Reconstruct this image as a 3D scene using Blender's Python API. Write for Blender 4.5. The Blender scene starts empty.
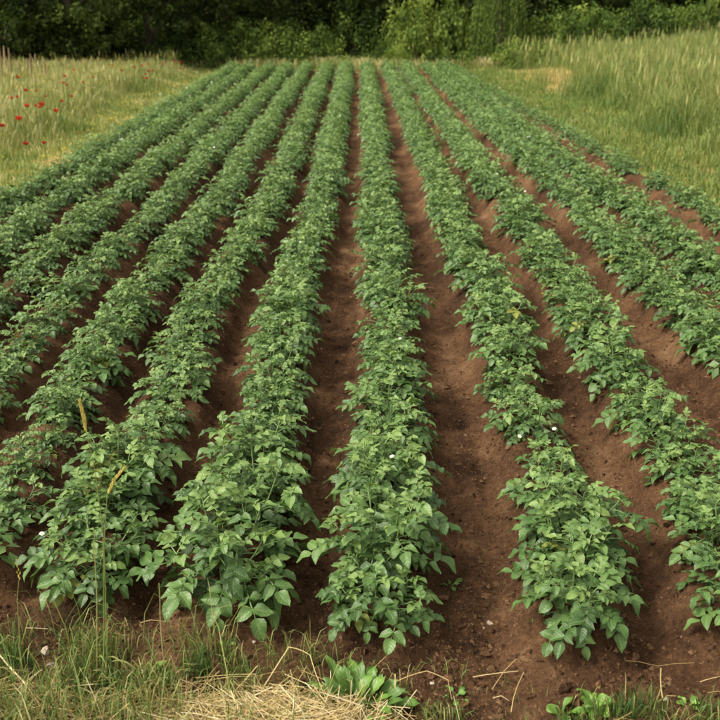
import bpy, math, random
import numpy as np
from mathutils import Matrix, Vector

R = math.radians
rng = np.random.default_rng(7)
random.seed(7)
SC = bpy.context.scene
COL = SC.collection

# ------------------------------------------------------------------ camera
CAM_H = 2.5
FPX = 950.0                                   # focal length in pixels of a 720 px frame
PITCH = math.atan(363.0 / FPX)
YAW = math.atan(7 * math.cos(PITCH) / FPX)
cam_d = bpy.data.cameras.new("camera")
cam = bpy.data.objects.new("camera", cam_d)
COL.objects.link(cam)
cam.location = (0, 0, CAM_H)
cam.rotation_euler = (R(90) - PITCH, 0, YAW)
cam_d.sensor_width = 36
cam_d.lens = FPX / 720 * 36
cam_d.clip_start = 0.05
cam_d.clip_end = 600
cam_d.dof.use_dof = True
cam_d.dof.focus_distance = 4.9
cam_d.dof.aperture_fstop = 3.8
SC.camera = cam

# ------------------------------------------------------------------ sky + sun (bright overcast)
SUN_EL, SUN_AZ = R(50), R(-112)                # azimuth clockwise from +Y
world = bpy.data.worlds.new("World")
SC.world = world
world.use_nodes = True
wn, wl = world.node_tree.nodes, world.node_tree.links
wn.clear()
sky = wn.new("ShaderNodeTexSky")
sky.sky_type = 'NISHITA'
sky.sun_disc = False
sky.sun_elevation = SUN_EL
sky.sun_rotation = SUN_AZ
sky.air_density = 1.0
sky.dust_density = 6.0
sky.ozone_density = 1.0
hs = wn.new("ShaderNodeHueSaturation")        # cloud cover: the blue is washed out evenly
hs.inputs["Saturation"].default_value = 0.06
bg = wn.new("ShaderNodeBackground")
bg.inputs["Strength"].default_value = 0.14
wo = wn.new("ShaderNodeOutputWorld")
wl.new(sky.outputs[0], hs.inputs["Color"])
wm = wn.new("ShaderNodeMix")                  # warm white balance of the cloud light
wm.data_type = 'RGBA'
wm.blend_type = 'MULTIPLY'
wm.inputs[0].default_value = 1.0
wm.inputs[7].default_value = (1.0, 0.965, 0.87, 1)
wl.new(hs.outputs[0], wm.inputs[6])
wl.new(wm.outputs[2], bg.inputs["Color"])
wl.new(bg.outputs[0], wo.inputs["Surface"])
sun_d = bpy.data.lights.new("sun", 'SUN')
sun_d.energy = 1.3
sun_d.angle = R(11)
sun_d.color = (1.0, 0.93, 0.79)
sun = bpy.data.objects.new("sun", sun_d)
COL.objects.link(sun)
sd = Vector((math.sin(SUN_AZ) * math.cos(SUN_EL), math.cos(SUN_AZ) * math.cos(SUN_EL), math.sin(SUN_EL)))
sun.rotation_euler = sd.to_track_quat('Z', 'Y').to_euler()
sun.location = (0, 0, 20)
SC.view_settings.view_transform = 'Standard'
SC.view_settings.look = 'None'
SC.view_settings.gamma = 1.0
SC.view_settings.exposure = 1.1
SC.view_settings.use_curve_mapping = False
SC.cycles.max_bounces = 5
SC.cycles.diffuse_bounces = 3
SC.cycles.glossy_bounces = 1
SC.cycles.transmission_bounces = 3

# ------------------------------------------------------------------ helpers
_ct, _st = math.cos(PITCH), math.sin(PITCH)
_cy, _sy = math.cos(YAW), math.sin(YAW)


def P(px, py, z=0.0):
    """survey: the point of the plane at height z that the photograph shows at pixel (px, py)"""
    u, v = (px - 360) / FPX, (360 - py) / FPX
    d = (u, _ct + v * _st, -_st + v * _ct)
    s = (z - CAM_H) / d[2]
    x, y = d[0] * s, d[1] * s
    return (x * _cy - y * _sy, x * _sy + y * _cy)


def to_px(x, y, z):
    X, Y = x * _cy + y * _sy, -x * _sy + y * _cy
    D = Y * _ct - (z - CAM_H) * _st
    V = Y * _st + (z - CAM_H) * _ct
    return 360 + FPX * X / D, 360 - FPX * V / D, D


def _hash(ix, iy, seed):
    h = (ix.astype(np.int64) * 374761393 + iy.astype(np.int64) * 668265263 + seed * 2147483647) & 0xffffffff
    h = ((h ^ (h >> 13)) * 1274126177) & 0xffffffff
    return ((h ^ (h >> 16)) & 0xffff) / 65535.0


def vn(x, y, s, seed=0):
    """value noise, -1..1, feature size s"""
    x, y = np.asarray(x, float) / s, np.asarray(y, float) / s
    ix, iy = np.floor(x), np.floor(y)
    fx, fy = x - ix, y - iy
    fx, fy = fx * fx * (3 - 2 * fx), fy * fy * (3 - 2 * fy)
    a, b = _hash(ix, iy, seed), _hash(ix + 1, iy, seed)
    c, d = _hash(ix, iy + 1, seed), _hash(ix + 1, iy + 1, seed)
    return 2 * ((a * (1 - fx) + b * fx) * (1 - fy) + (c * (1 - fx) + d * fx) * fy) - 1


def sst(a, b, x):
    t = np.clip((np.asarray(x, float) - a) / (b - a), 0, 1)
    return t * t * (3 - 2 * t)


def mk(name, V, quads=None, tris=None, tint=None, luv=None, smooth=True, mat=None):
    me = bpy.data.meshes.new(name)
    V = np.asarray(V, np.float32)
    q = np.asarray(quads, np.int32).reshape(-1, 4) if quads is not None and len(quads) else np.zeros((0, 4), np.int32)
    t = np.asarray(tris, np.int32).reshape(-1, 3) if tris is not None and len(tris) else np.zeros((0, 3), np.int32)
    me.vertices.add(len(V))
    me.vertices.foreach_set("co", V.ravel())
    li = np.concatenate([q.ravel(), t.ravel()]).astype(np.int32)
    me.loops.add(len(li))
    me.loops.foreach_set("vertex_index", li)
    n = len(q) + len(t)
    me.polygons.add(n)
    st = np.concatenate([np.arange(len(q)) * 4, len(q) * 4 + np.arange(len(t)) * 3]).astype(np.int32)
    me.polygons.foreach_set("loop_start", st)
    me.update(calc_edges=True)
    me.polygons.foreach_set("use_smooth", np.full(n, smooth))
    if tint is not None:
        a = me.attributes.new("tint", 'FLOAT', 'POINT')
        a.data.foreach_set("value", np.asarray(tint, np.float32))
    if luv is not None:
        a = me.attributes.new("luv", 'FLOAT_VECTOR', 'POINT')
        l3 = np.zeros((len(V), 3), np.float32)
        l3[:, :2] = luv
        a.data.foreach_set("vector", l3.ravel())
    if mat:
        me.materials.append(mat)
    return me


class G:
    """collects vertices / faces with per-vertex tint and leaf coordinates"""

    def __init__(s):
        s.V, s.Q, s.T, s.c, s.l, s.n = [], [], [], [], [], 0

    def add(s, V, Q=None, T=None, tint=0.5, luv=None):
        V = np.asarray(V, float)
        s.V.append(V)
        if Q is not None and len(Q):
            s.Q.append(np.asarray(Q, np.int64) + s.n)
        if T is not None and len(T):
            s.T.append(np.asarray(T, np.int64) + s.n)
        s.c.append(np.broadcast_to(np.asarray(tint, float), (len(V),)))
        s.l.append(np.zeros((len(V), 2)) if luv is None else luv)
        s.n += len(V)

    def arrays(s):
        return (np.concatenate(s.V), np.concatenate(s.Q) if s.Q else np.zeros((0, 4), int),
                np.concatenate(s.T) if s.T else np.zeros((0, 3), int), np.concatenate(s.c), np.concatenate(s.l))

    def mesh(s, name, mat, smooth=True):
        V, Q, T, c, l = s.arrays()
        return mk(name, V, Q, T, c, l, smooth, mat)


def tube(g, pts, rad, sides=5, tint=0.5):
    pts = np.asarray(pts, float)
    n = len(pts)
    rad = np.broadcast_to(np.asarray(rad, float), (n,))
    tan = np.gradient(pts, axis=0)
    tan /= np.linalg.norm(tan, axis=1)[:, None] + 1e-9
    ref = np.array([0.31, 0.2, 0.93]) if abs(tan[0][2]) < .9 else np.array([1.0, 0.1, 0])
    a = np.cross(tan, ref)
    a /= np.linalg.norm(a, axis=1)[:, None] + 1e-9
    b = np.cross(tan, a)
    ang = np.arange(sides) * 2 * math.pi / sides
    V = pts[:, None, :] + rad[:, None, None] * (np.cos(ang)[None, :, None] * a[:, None, :] + np.sin(ang)[None, :, None] * b[:, None, :])
    i = np.arange(n - 1)[:, None] * sides
    k = np.arange(sides)[None, :]
    k2 = (k + 1) % sides
    Q = np.stack([i + k, i + k2, i + sides + k2, i + sides + k], -1).reshape(-1, 4)
    g.add(V.reshape(-1, 3), Q, None, tint)


def link(name, data, parent=None, loc=None, mw=None):
    o = bpy.data.objects.new(name, data)
    COL.objects.link(o)
    if parent is not None:
        o.parent = parent
    if mw is not None:
        o.matrix_local = mw
    elif loc is not None:
        o.location = loc
    return o


def tag(o, label, cat, group=None, kind=None):
    o["label"] = label
    o["category"] = cat
    if group:
        o["group"] = group
    if kind:
        o["kind"] = kind
    return o


def structure(o):
    o["kind"] = "structure"
    return o


def rot(ax, a):
    c, s = math.cos(a), math.sin(a)
    if ax == 'x':
        return np.array([[1, 0, 0], [0, c, -s], [0, s, c]])
    if ax == 'y':
        return np.array([[c, 0, s], [0, 1, 0], [-s, 0, c]])
    return np.array([[c, -s, 0], [s, c, 0], [0, 0, 1]])


ONES = ["", "first", "second", "third", "fourth", "fifth", "sixth", "seventh", "eighth", "ninth", "tenth", "eleventh", "twelfth",
        "thirteenth", "fourteenth", "fifteenth", "sixteenth", "seventeenth", "eighteenth", "nineteenth"]
TENS = {2: "twent", 3: "thirt", 4: "fort", 5: "fift", 6: "sixt", 7: "sevent", 8: "eight"}


def nth(n):
    if n < 20:
        return ONES[n]
    t, o = divmod(n, 10)
    return TENS[t] + "ieth" if o == 0 else TENS[t] + "y-" + ONES[o]


# ------------------------------------------------------------------ materials
def new_mat(name):
    m = bpy.data.materials.new(name)
    m.use_nodes = True
    nt = m.node_tree
    nt.nodes.clear()
    out = nt.nodes.new("ShaderNodeOutputMaterial")
    return m, nt, out


def nd(nt, typ, **kw):
    n = nt.nodes.new(typ)
    for k, v in kw.items():
        setattr(n, k, v)
    return n


def math_n(nt, op, a, b=None, c=None, clamp=False):
    n = nt.nodes.new("ShaderNodeMath")
    n.operation = op
    n.use_clamp = clamp
    for i, v in enumerate((a, b, c)):
        if v is None:
            continue
        if isinstance(v, (int, float)):
            n.inputs[i].default_value = v
        else:
            nt.links.new(v, n.inputs[i])
    return n.outputs[0]


def ramp(nt, fac, stops):
    n = nt.nodes.new("ShaderNodeValToRGB")
    e = n.color_ramp.elements
    while len(e) < len(stops):
        e.new(0.5)
    for i, (p, c) in enumerate(stops):
        e[i].position = p
        e[i].color = (*c, 1)
    nt.links.new(fac, n.inputs[0])
    return n.outputs[0]


def noise(nt, scale, detail=4, rough=0.6, vec=None):
    n = nt.nodes.new("ShaderNodeTexNoise")
    n.inputs["Scale"].default_value = scale
    n.inputs["Detail"].default_value = detail
    n.inputs["Roughness"].default_value = rough
    if vec is not None:
        nt.links.new(vec, n.inputs["Vector"])
    return n.outputs["Fac"]


def veg_mat(name, stops, rough=0.5, spec=0.4, transl=0.22, rnd=0.18, nscale=None, veins=False, tl=(1.25, 1.3, 0.6)):
    """vegetation: colour from the per-vertex tint + per-object variation, thin-leaf translucency"""
    m, nt, out = new_mat(name)
    at = nd(nt, "ShaderNodeAttribute", attribute_name="tint")
    oi = nd(nt, "ShaderNodeObjectInfo")
    f = math_n(nt, 'ADD', at.outputs["Fac"], math_n(nt, 'MULTIPLY', math_n(nt, 'SUBTRACT', oi.outputs["Random"], 0.5), rnd))
    geo = nd(nt, "ShaderNodeNewGeometry")
    if nscale:
        f = math_n(nt, 'ADD', f, math_n(nt, 'MULTIPLY', math_n(nt, 'SUBTRACT', noise(nt, nscale, 3, .6, geo.outputs["Position"]), 0.5), 0.45))
    col = ramp(nt, f, stops)
    bs = nd(nt, "ShaderNodeBsdfPrincipled")
    bs.inputs["Roughness"].default_value = rough
    bs.inputs["Specular IOR Level"].default_value = spec
    if veins:
        lv = nd(nt, "ShaderNodeAttribute", attribute_name="luv")
        sx = nd(nt, "ShaderNodeSeparateXYZ")
        nt.links.new(lv.outputs["Vector"], sx.inputs[0])
        au = math_n(nt, 'ABSOLUTE', sx.outputs[0])
        rib = math_n(nt, 'SUBTRACT', 1.0, math_n(nt, 'DIVIDE', au, 0.09), clamp=True)
        ph = math_n(nt, 'SUBTRACT', math_n(nt, 'MULTIPLY', sx.outputs[1], 6.0), math_n(nt, 'MULTIPLY', au, 1.6))
        sv = math_n(nt, 'ABSOLUTE', math_n(nt, 'SUBTRACT', math_n(nt, 'FRACT', ph), 0.5))
        side = math_n(nt, 'SUBTRACT', 1.0, math_n(nt, 'DIVIDE', sv, 0.1), clamp=True)
        vf = math_n(nt, 'MAXIMUM', math_n(nt, 'MULTIPLY', rib, .55), math_n(nt, 'MULTIPLY', side, 0.22))
        mx = nd(nt, "ShaderNodeMix", data_type='RGBA')
        nt.links.new(vf, mx.inputs[0])
        nt.links.new(col, mx.inputs[6])
        mx.inputs[7].default_value = (0.22, 0.32, 0.12, 1)
        col = mx.outputs[2]
        # paler underside
        mb = nd(nt, "ShaderNodeMix", data_type='RGBA')
        nt.links.new(math_n(nt, 'MULTIPLY', geo.outputs["Backfacing"], 0.5), mb.inputs[0])
        nt.links.new(col, mb.inputs[6])
        mb.inputs[7].default_value = (0.14, 0.22, 0.09, 1)
        col = mb.outputs[2]
        bp = nd(nt, "ShaderNodeBump")
        bp.inputs["Strength"].default_value = 0.35
        bp.inputs["Distance"].default_value = 0.002
        hh = math_n(nt, 'SUBTRACT', math_n(nt, 'MULTIPLY', sv, 2.0), math_n(nt, 'MULTIPLY', rib, 1.0))
        nt.links.new(hh, bp.inputs["Height"])
        nt.links.new(bp.outputs[0], bs.inputs["Normal"])
    nt.links.new(col, bs.inputs["Base Color"])
    tr = nd(nt, "ShaderNodeBsdfTranslucent")
    tc = nd(nt, "ShaderNodeMix", data_type='RGBA', blend_type='MULTIPLY')
    tc.inputs[0].default_value = 1
    nt.links.new(col, tc.inputs[6])
    tc.inputs[7].default_value = (*tl, 1)
    nt.links.new(tc.outputs[2], tr.inputs["Color"])
    ms = nd(nt, "ShaderNodeMixShader")
    ms.inputs[0].default_value = transl
    nt.links.new(bs.outputs[0], ms.inputs[1])
    nt.links.new(tr.outputs[0], ms.inputs[2])
    nt.links.new(ms.outputs[0], out.inputs["Surface"])
    return m


def plain_mat(name, stops, rough=0.85, nscale=30.0, bump=0.0, bscale=80.0, spec=0.2, rnd=0.2):
    m, nt, out = new_mat(name)
    tc = nd(nt, "ShaderNodeTexCoord")
    oi = nd(nt, "ShaderNodeObjectInfo")
    at = nd(nt, "ShaderNodeAttribute", attribute_name="tint")
    f = math_n(nt, 'ADD', at.outputs["Fac"], math_n(nt, 'MULTIPLY', math_n(nt, 'SUBTRACT', noise(nt, nscale, 4, .6, tc.outputs["Object"]), .5), 0.9))
    f = math_n(nt, 'ADD', f, math_n(nt, 'MULTIPLY', math_n(nt, 'SUBTRACT', oi.outputs["Random"], 0.5), rnd))
    bs = nd(nt, "ShaderNodeBsdfPrincipled")
    bs.inputs["Roughness"].default_value = rough
    bs.inputs["Specular IOR Level"].default_value = spec
    nt.links.new(ramp(nt, f, stops), bs.inputs["Base Color"])
    if bump:
        bp = nd(nt, "ShaderNodeBump")
        bp.inputs["Strength"].default_value = bump
        bp.inputs["Distance"].default_value = 0.01
        nt.links.new(noise(nt, bscale, 5, .65, tc.outputs["Object"]), bp.inputs["Height"])
        nt.links.new(bp.outputs[0], bs.inputs["Normal"])
    nt.links.new(bs.outputs[0], out.inputs["Surface"])
    return m


M_LEAF = veg_mat("potato_leaf", [(0.0, (.025, .054, .014)), (.35, (.054, .112, .027)), (.65, (.090, .164, .042)), (1.0, (.160, .242, .063))],
                 rough=.42, spec=.42, transl=.22, rnd=.3, veins=True)
M_YELLOWED = veg_mat("yellowed_potato_leaf", [(0, (.13, .17, .03)), (.5, (.2, .22, .04)), (1, (.2, .17, .05))], rough=.55, spec=.3, transl=.25, rnd=.5, veins=True)
M_STEM = veg_mat("potato_stem", [(0, (.07, .12, .035)), (1, (.16, .24, .075))], rough=.5, transl=.05)
M_PETAL = veg_mat("white_petal", [(0, (.72, .72, .66)), (1, (.84, .83, .76))], rough=.6, transl=.25, tl=(1, 1, 1))
M_FCENTRE = plain_mat("flower_centre", [(0, (.5, .3, .03)), (1, (.75, .5, .05))], .6)
M_GRASS = veg_mat("meadow_grass", [(0, (.045, .088, .022)), (.3, (.118, .182, .040)), (.6, (.245, .268, .08)), (.85, (.42, .37, .165)), (1, (.52, .45, .24))],
                  rough=.6, spec=.25, transl=.25, tl=(1.1, 1.1, .7))
M_STRAW = veg_mat("dry_straw", [(0, (.16, .09, .03)), (.4, (.42, .29, .11)), (.75, (.60, .46, .21)), (1, (.74, .64, .40))], rough=.45, spec=.4, transl=.12, rnd=.15, tl=(1, .95, .7))
M_TREE = veg_mat("tree_leaves", [(0, (.016, .026, .009)), (.35, (.042, .063, .017)), (.7, (.095, .13, .03)), (1, (.18, .21, .05))], rough=.75, spec=.08, transl=.25, rnd=.1)
M_BUSH = veg_mat("bush_leaves", [(0, (.026, .045, .012)), (.35, (.07, .115, .026)), (.7, (.14, .20, .042)), (1, (.24, .30, .065))], rough=.75, spec=.08, transl=.3, rnd=.1)
M_WEED = veg_mat("weed_leaf", [(0, (.05, .1, .02)), (.5, (.1, .2, .03)), (1, (.2, .34, .05))], rough=.42, spec=.45, transl=.25, rnd=.15, veins=True)
M_BARK = plain_mat("bark", [(0, (.03, .022, .016)), (.5, (.07, .052, .038)), (1, (.13, .1, .075))], .9, 6, .8, 25)
M_POPPY = veg_mat("poppy_petal", [(0, (.25, .022, .015)), (1, (.52, .05, .025))], rough=.5, transl=.3, tl=(1.2, .8, .8))
M_DSTALK = plain_mat("dead_stalk", [(0, (.09, .05, .03)), (.5, (.2, .13, .08)), (1, (.32, .23, .14))], .85, 20)
M_STONE = plain_mat("pale_stone", [(0, (.2, .15, .11)), (.5, (.36, .28, .21)), (1, (.5, .42, .34))], .85, 40, .6, 120)
M_YFLOW = veg_mat("yellow_petal", [(0, (.45, .33, .03)), (1, (.7, .55, .05))], rough=.6, transl=.3)


def soil_material():
    m, nt, out = new_mat("field_soil")
    geo = nd(nt, "ShaderNodeNewGeometry")
    pos = geo.outputs["Position"]
    at = nd(nt, "ShaderNodeAttribute", attribute_name="tint")
    n1, n2, n3 = noise(nt, 1.6, 4, .6, pos), noise(nt, 11, 6, .75, pos), noise(nt, 48, 5, .8, pos)
    f = math_n(nt, 'ADD', math_n(nt, 'ADD', math_n(nt, 'MULTIPLY', n1, .7), -.12), math_n(nt, 'ADD', math_n(nt, 'MULTIPLY', n2, .85), math_n(nt, 'MULTIPLY', n3, 1.15)))
    f = math_n(nt, 'ADD', f, math_n(nt, 'MULTIPLY', math_n(nt, 'SUBTRACT', at.outputs["Fac"], .5), .5))
    f = math_n(nt, 'SUBTRACT', f, 0.72)
    col = ramp(nt, f, [(0.15, (.029, .0145, .0075)), (.42, (.082, .041, .020)), (.62, (.134, .069, .034)), (.9, (.235, .136, .072))])
    bs = nd(nt, "ShaderNodeBsdfPrincipled")
    bs.inputs["Roughness"].default_value = .95
    bs.inputs["Specular IOR Level"].default_value = .12
    nt.links.new(col, bs.inputs["Base Color"])
    bp = nd(nt, "ShaderNodeBump")
    bp.inputs["Strength"].default_value = 1.0
    bp.inputs["Distance"].default_value = 0.035
    hh = math_n(nt, 'ADD', math_n(nt, 'MULTIPLY', noise(nt, 70, 6, .75, pos), .6), math_n(nt, 'MULTIPLY', n2, 1.0))
    nt.links.new(hh, bp.inputs["Height"])
    nt.links.new(bp.outputs[0], bs.inputs["Normal"])
    nt.links.new(bs.outputs[0], out.inputs["Surface"])
    return m


def turf_material():
    m, nt, out = new_mat("turf")
    geo = nd(nt, "ShaderNodeNewGeometry")
    pos = geo.outputs["Position"]
    n1, n2 = noise(nt, 1.1, 4, .6, pos), noise(nt, 22, 5, .7, pos)
    at = nd(nt, "ShaderNodeAttribute", attribute_name="tint")
    f = math_n(nt, 'ADD', math_n(nt, 'MULTIPLY', n1, .6), math_n(nt, 'MULTIPLY', n2, .4))
    f = math_n(nt, 'ADD', f, math_n(nt, 'SUBTRACT', at.outputs["Fac"], .5))
    col = ramp(nt, f, [(.2, (.06, .07, .02)), (.45, (.13, .15, .03)), (.62, (.22, .2, .055)), (.85, (.36, .24, .09)), (1, (.40, .26, .11))])
    bs = nd(nt, "ShaderNodeBsdfPrincipled")
    bs.inputs["Roughness"].default_value = .95
    bs.inputs["Specular IOR Level"].default_value = .1
    nt.links.new(col, bs.inputs["Base Color"])
    bp = nd(nt, "ShaderNodeBump")
    bp.inputs["Strength"].default_value = 0.8
    bp.inputs["Distance"].default_value = 0.03
    nt.links.new(n2, bp.inputs["Height"])
    nt.links.new(bp.outputs[0], bs.inputs["Normal"])
    nt.links.new(bs.outputs[0], out.inputs["Surface"])
    return m


M_SOIL = soil_material()
M_TURF = turf_material()

# ------------------------------------------------------------------ the field: crop rows (centre lines surveyed at canopy height)
ROWS_PX = {
    "C": [(367, 60), (374, 120), (382, 220), (389, 290), (391, 400), (386, 500), (378, 580)],
    "R1": [(387, 60), (412, 110), (460, 220), (490, 285), (524, 375), (558, 460), (578, 540), (583, 590)],
    "R2": [(404, 60), (522, 205), (560, 260), (600, 310), (641, 375), (678, 425), (712, 490), (735, 560)],
    "R3": [(426, 60), (595, 205), (655, 265), (705, 305), (770, 355), (880, 440)],
    "R4": [(444, 62), (546, 136), (649, 205), (702, 245), (790, 305), (890, 370)],
    "R5": [(465, 70), (525, 101), (595, 136), (660, 170), (715, 198), (800, 240), (900, 290)],
    "L1": [(347, 60), (318, 205), (300, 250), (281, 310), (273, 380), (248, 460), (223, 525), (203, 570)],
    "L2": [(328, 60), (262, 203), (225, 250), (195, 300), (168, 370), (122, 440), (90, 505), (62, 565)],
    "L3": [(308, 60), (206, 203), (155, 255), (110, 310), (70, 365), (30, 430), (-28, 520)],
    "L4": [(290, 60), (150, 203), (85, 255), (30, 310), (-8, 350), (-120, 460)],
    "L5": [(272, 60), (92, 203), (30, 250), (-40, 305), (-180, 415)],
    "L7": [(236, 61), (88, 143), (-18, 203), (-150, 270), (-300, 345)],
    "L6": [(253, 60), (32, 203), (0, 225), (-80, 280), (-200, 360)],
}
END_PX = {"C": (368, 628), "R1": (583, 640), "R2": (745, 628), "L1": (196, 600), "L2": (58, 588), "L3": (-70, 575)}
ROW_NAME = {"C": "the middle row", "R1": "first row right of the middle", "R2": "second row right of the middle",
            "R3": "third row right of the middle", "R4": "fourth row right of the middle", "R5": "sparse rightmost row",
            "L1": "first row left of the middle", "L2": "second row left of the middle", "L3": "third row left of the middle",
            "L4": "fourth row left of the middle", "L5": "fifth row left of the middle", "L6": "sixth row left of the middle", "L7": "leftmost row"}
FAR_Y = 35.5
ROWS = {}
for k, pl in ROWS_PX.items():
    w = sorted((P(a, b, .36) for a, b in pl), key=lambda q: q[1])
    ys, xs = np.array([q[1] for q in w]), np.array([q[0] for q in w])
    y0 = P(*END_PX[k], .08)[1] if k in END_PX else ys[0]
    ROWS[k] = (ys, xs, y0)
ROW_ORDER = ["L7", "L6", "L5", "L4", "L3", "L2", "L1", "C", "R1", "R2", "R3", "R4", "R5"]


def row_x(k, y):
    ys, xs, _ = ROWS[k]
    return np.interp(y, ys, xs)


def left_edge(y):
    return row_x("L7", y) - .38 + .1 * vn(y, y * 0 + 3, .9, 5)


def right_edge(y):
    return row_x("R5", y) + .36 + .12 * vn(y, y * 0 + 9, .9, 6)


def near_edge(x):
    """front of the ploughed ground: the grassy bank starts here"""
    return 3.13 - .12 * np.asarray(x) - .03 + .05 * vn(x, np.asarray(x) * 0, .35, 8) - .22 * sst(.3, 1.3, x)


def soil_mask(x, y):
    return (y > 1.9) & (y < FAR_Y + .6) & (x > left_edge(y)) & (x < right_edge(y))


def height(x, y):
    x, y = np.asarray(x, float), np.asarray(y, float)
    h = np.zeros(np.broadcast(x, y).shape)
    inside = sst(0, .35, y - near_edge(x)) * (1 - sst(FAR_Y, FAR_Y + .6, y)) * sst(-.1, .25, x - left_edge(y)) * sst(-.1, .25, right_edge(y) - x)
    rid = np.zeros_like(h)
    for k in ROW_ORDER:
        y0 = ROWS[k][2]
        d = np.abs(x - row_x(k, y)) + .05 * vn(x, y, .4, 11)
        rid = np.maximum(rid, .19 * np.exp(-(d / .215) ** 4) * sst(y0 - .28, y0 + .2, y))
    fur = -.04
    lump = .014 * vn(x, y, .3, 1) + .012 * vn(x, y / 3, .1, 2) + .014 * vn(x, y, .085, 12) * sst(20, 9, y) + .016 * vn(x, y, .04, 3) * sst(14, 7, y)
    lump = lump + .016 * vn(x, y / 9, .075, 14) + .01 * vn(x, y / 14, .14, 15)
    lump = lump + .012 * np.abs(vn(x, y, .055, 13)) * sst(12, 6, y)
    h = inside * (rid + fur + lump) + (1 - inside) * (.03 * vn(x, y, .8, 4) + .015 * vn(x, y, .25, 9))
    # the land climbs gently to the right of the field and behind it
    h = h + .085 * np.maximum(0, x - right_edge(y) - .3) * sst(6, 22, y) * (1 - sst(14, 40, x)) + 2.2 * sst(14, 40, x)
    h = h + .8 * sst(36.5, 60, y)
    return h


def grow(a, b, s0, s1):
    out, v = [], a
    while v < b:
        out.append(v)
        v += s0 + (s1 - s0) * (v - a) / (b - a)
    return out


gx = grow(0, 2.3, .022, .025) + grow(2.3, 12, .028, .16) + grow(12, 70, .3, 6) + [75]
gx = np.array(sorted({-v for v in gx} | set(gx)))
gy = np.array([-30, -15, -6, -2, 0, 1, 1.6, 1.9, 2.05] + grow(2.2, 6, .022, .025) + grow(6, 36.5, .028, .24) + grow(36.5, 90, .3, 7) + [100, 140])
XX, YY = np.meshgrid(gx, gy)
ZZ = height(XX, YY)
nx, ny = len(gx), len(gy)
idx = np.arange(nx * ny).reshape(ny, nx)
Q = np.stack([idx[:-1, :-1], idx[:-1, 1:], idx[1:, 1:], idx[1:, :-1]], -1).reshape(-1, 4)
cx, cy_ = (XX[:-1, :-1] + XX[1:, 1:]) / 2, (YY[:-1, :-1] + YY[1:, 1:]) / 2
sm = soil_mask(cx, cy_).ravel()
VV = np.stack([XX, YY, ZZ], -1).reshape(-1, 3)


def sub(mask, tint):
    q = Q[mask]
    u, inv = np.unique(q, return_inverse=True)
    return VV[u], inv.reshape(-1, 4), tint[u]


bare = np.zeros(XX.shape)
for (bx, by, br) in [(548, 78, 34), (560, 84, 22), (520, 72, 16), (683, 124, 16), (672, 118, 12), (640, 105, 10), (560, 92, 14), (60, 155, 18), (700, 165, 14)]:
    wx, wy = P(bx, by, .05)
    s = br / 950 * math.hypot(wy, 2.5)
    bare = np.maximum(bare, np.exp(-((XX - wx) / s) ** 2 - ((YY - wy) / (s * 3.5)) ** 2))
tt = (.5 + .36 * bare + .1 * vn(XX, YY, 1.7, 21)).ravel()
BARE_GRID = bare
v, q, t_ = sub(~sm, tt)
structure(link("meadow_ground", mk("meadow_ground", v, q, None, t_, None, True, M_TURF)))
ts = (.5 + .3 * vn(XX, YY, .7, 31) + .2 * vn(XX, YY, .15, 32) + .25 * vn(XX, YY / 7, .12, 33)).ravel()
v, q, t_ = sub(sm, ts)
structure(link("field_soil", mk("field_soil", v, q, None, t_, None, True, M_SOIL)))


def bare_at(x, y):
    b = np.zeros(np.shape(x))
    for (bx, by, br) in [(548, 78, 34), (560, 84, 22), (535, 70, 18), (515, 66, 14), (645, 108, 12), (695, 130, 12), (683, 124, 16), (672, 118, 12), (640, 105, 10), (560, 92, 14), (60, 155, 18)]:
        wx, wy = P(bx, by, .05)
        s = br / 950 * math.hypot(wy, 2.5)
        b = np.maximum(b, np.exp(-((x - wx) / s) ** 2 - ((y - wy) / (s * 3.5)) ** 2))
    return b


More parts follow.
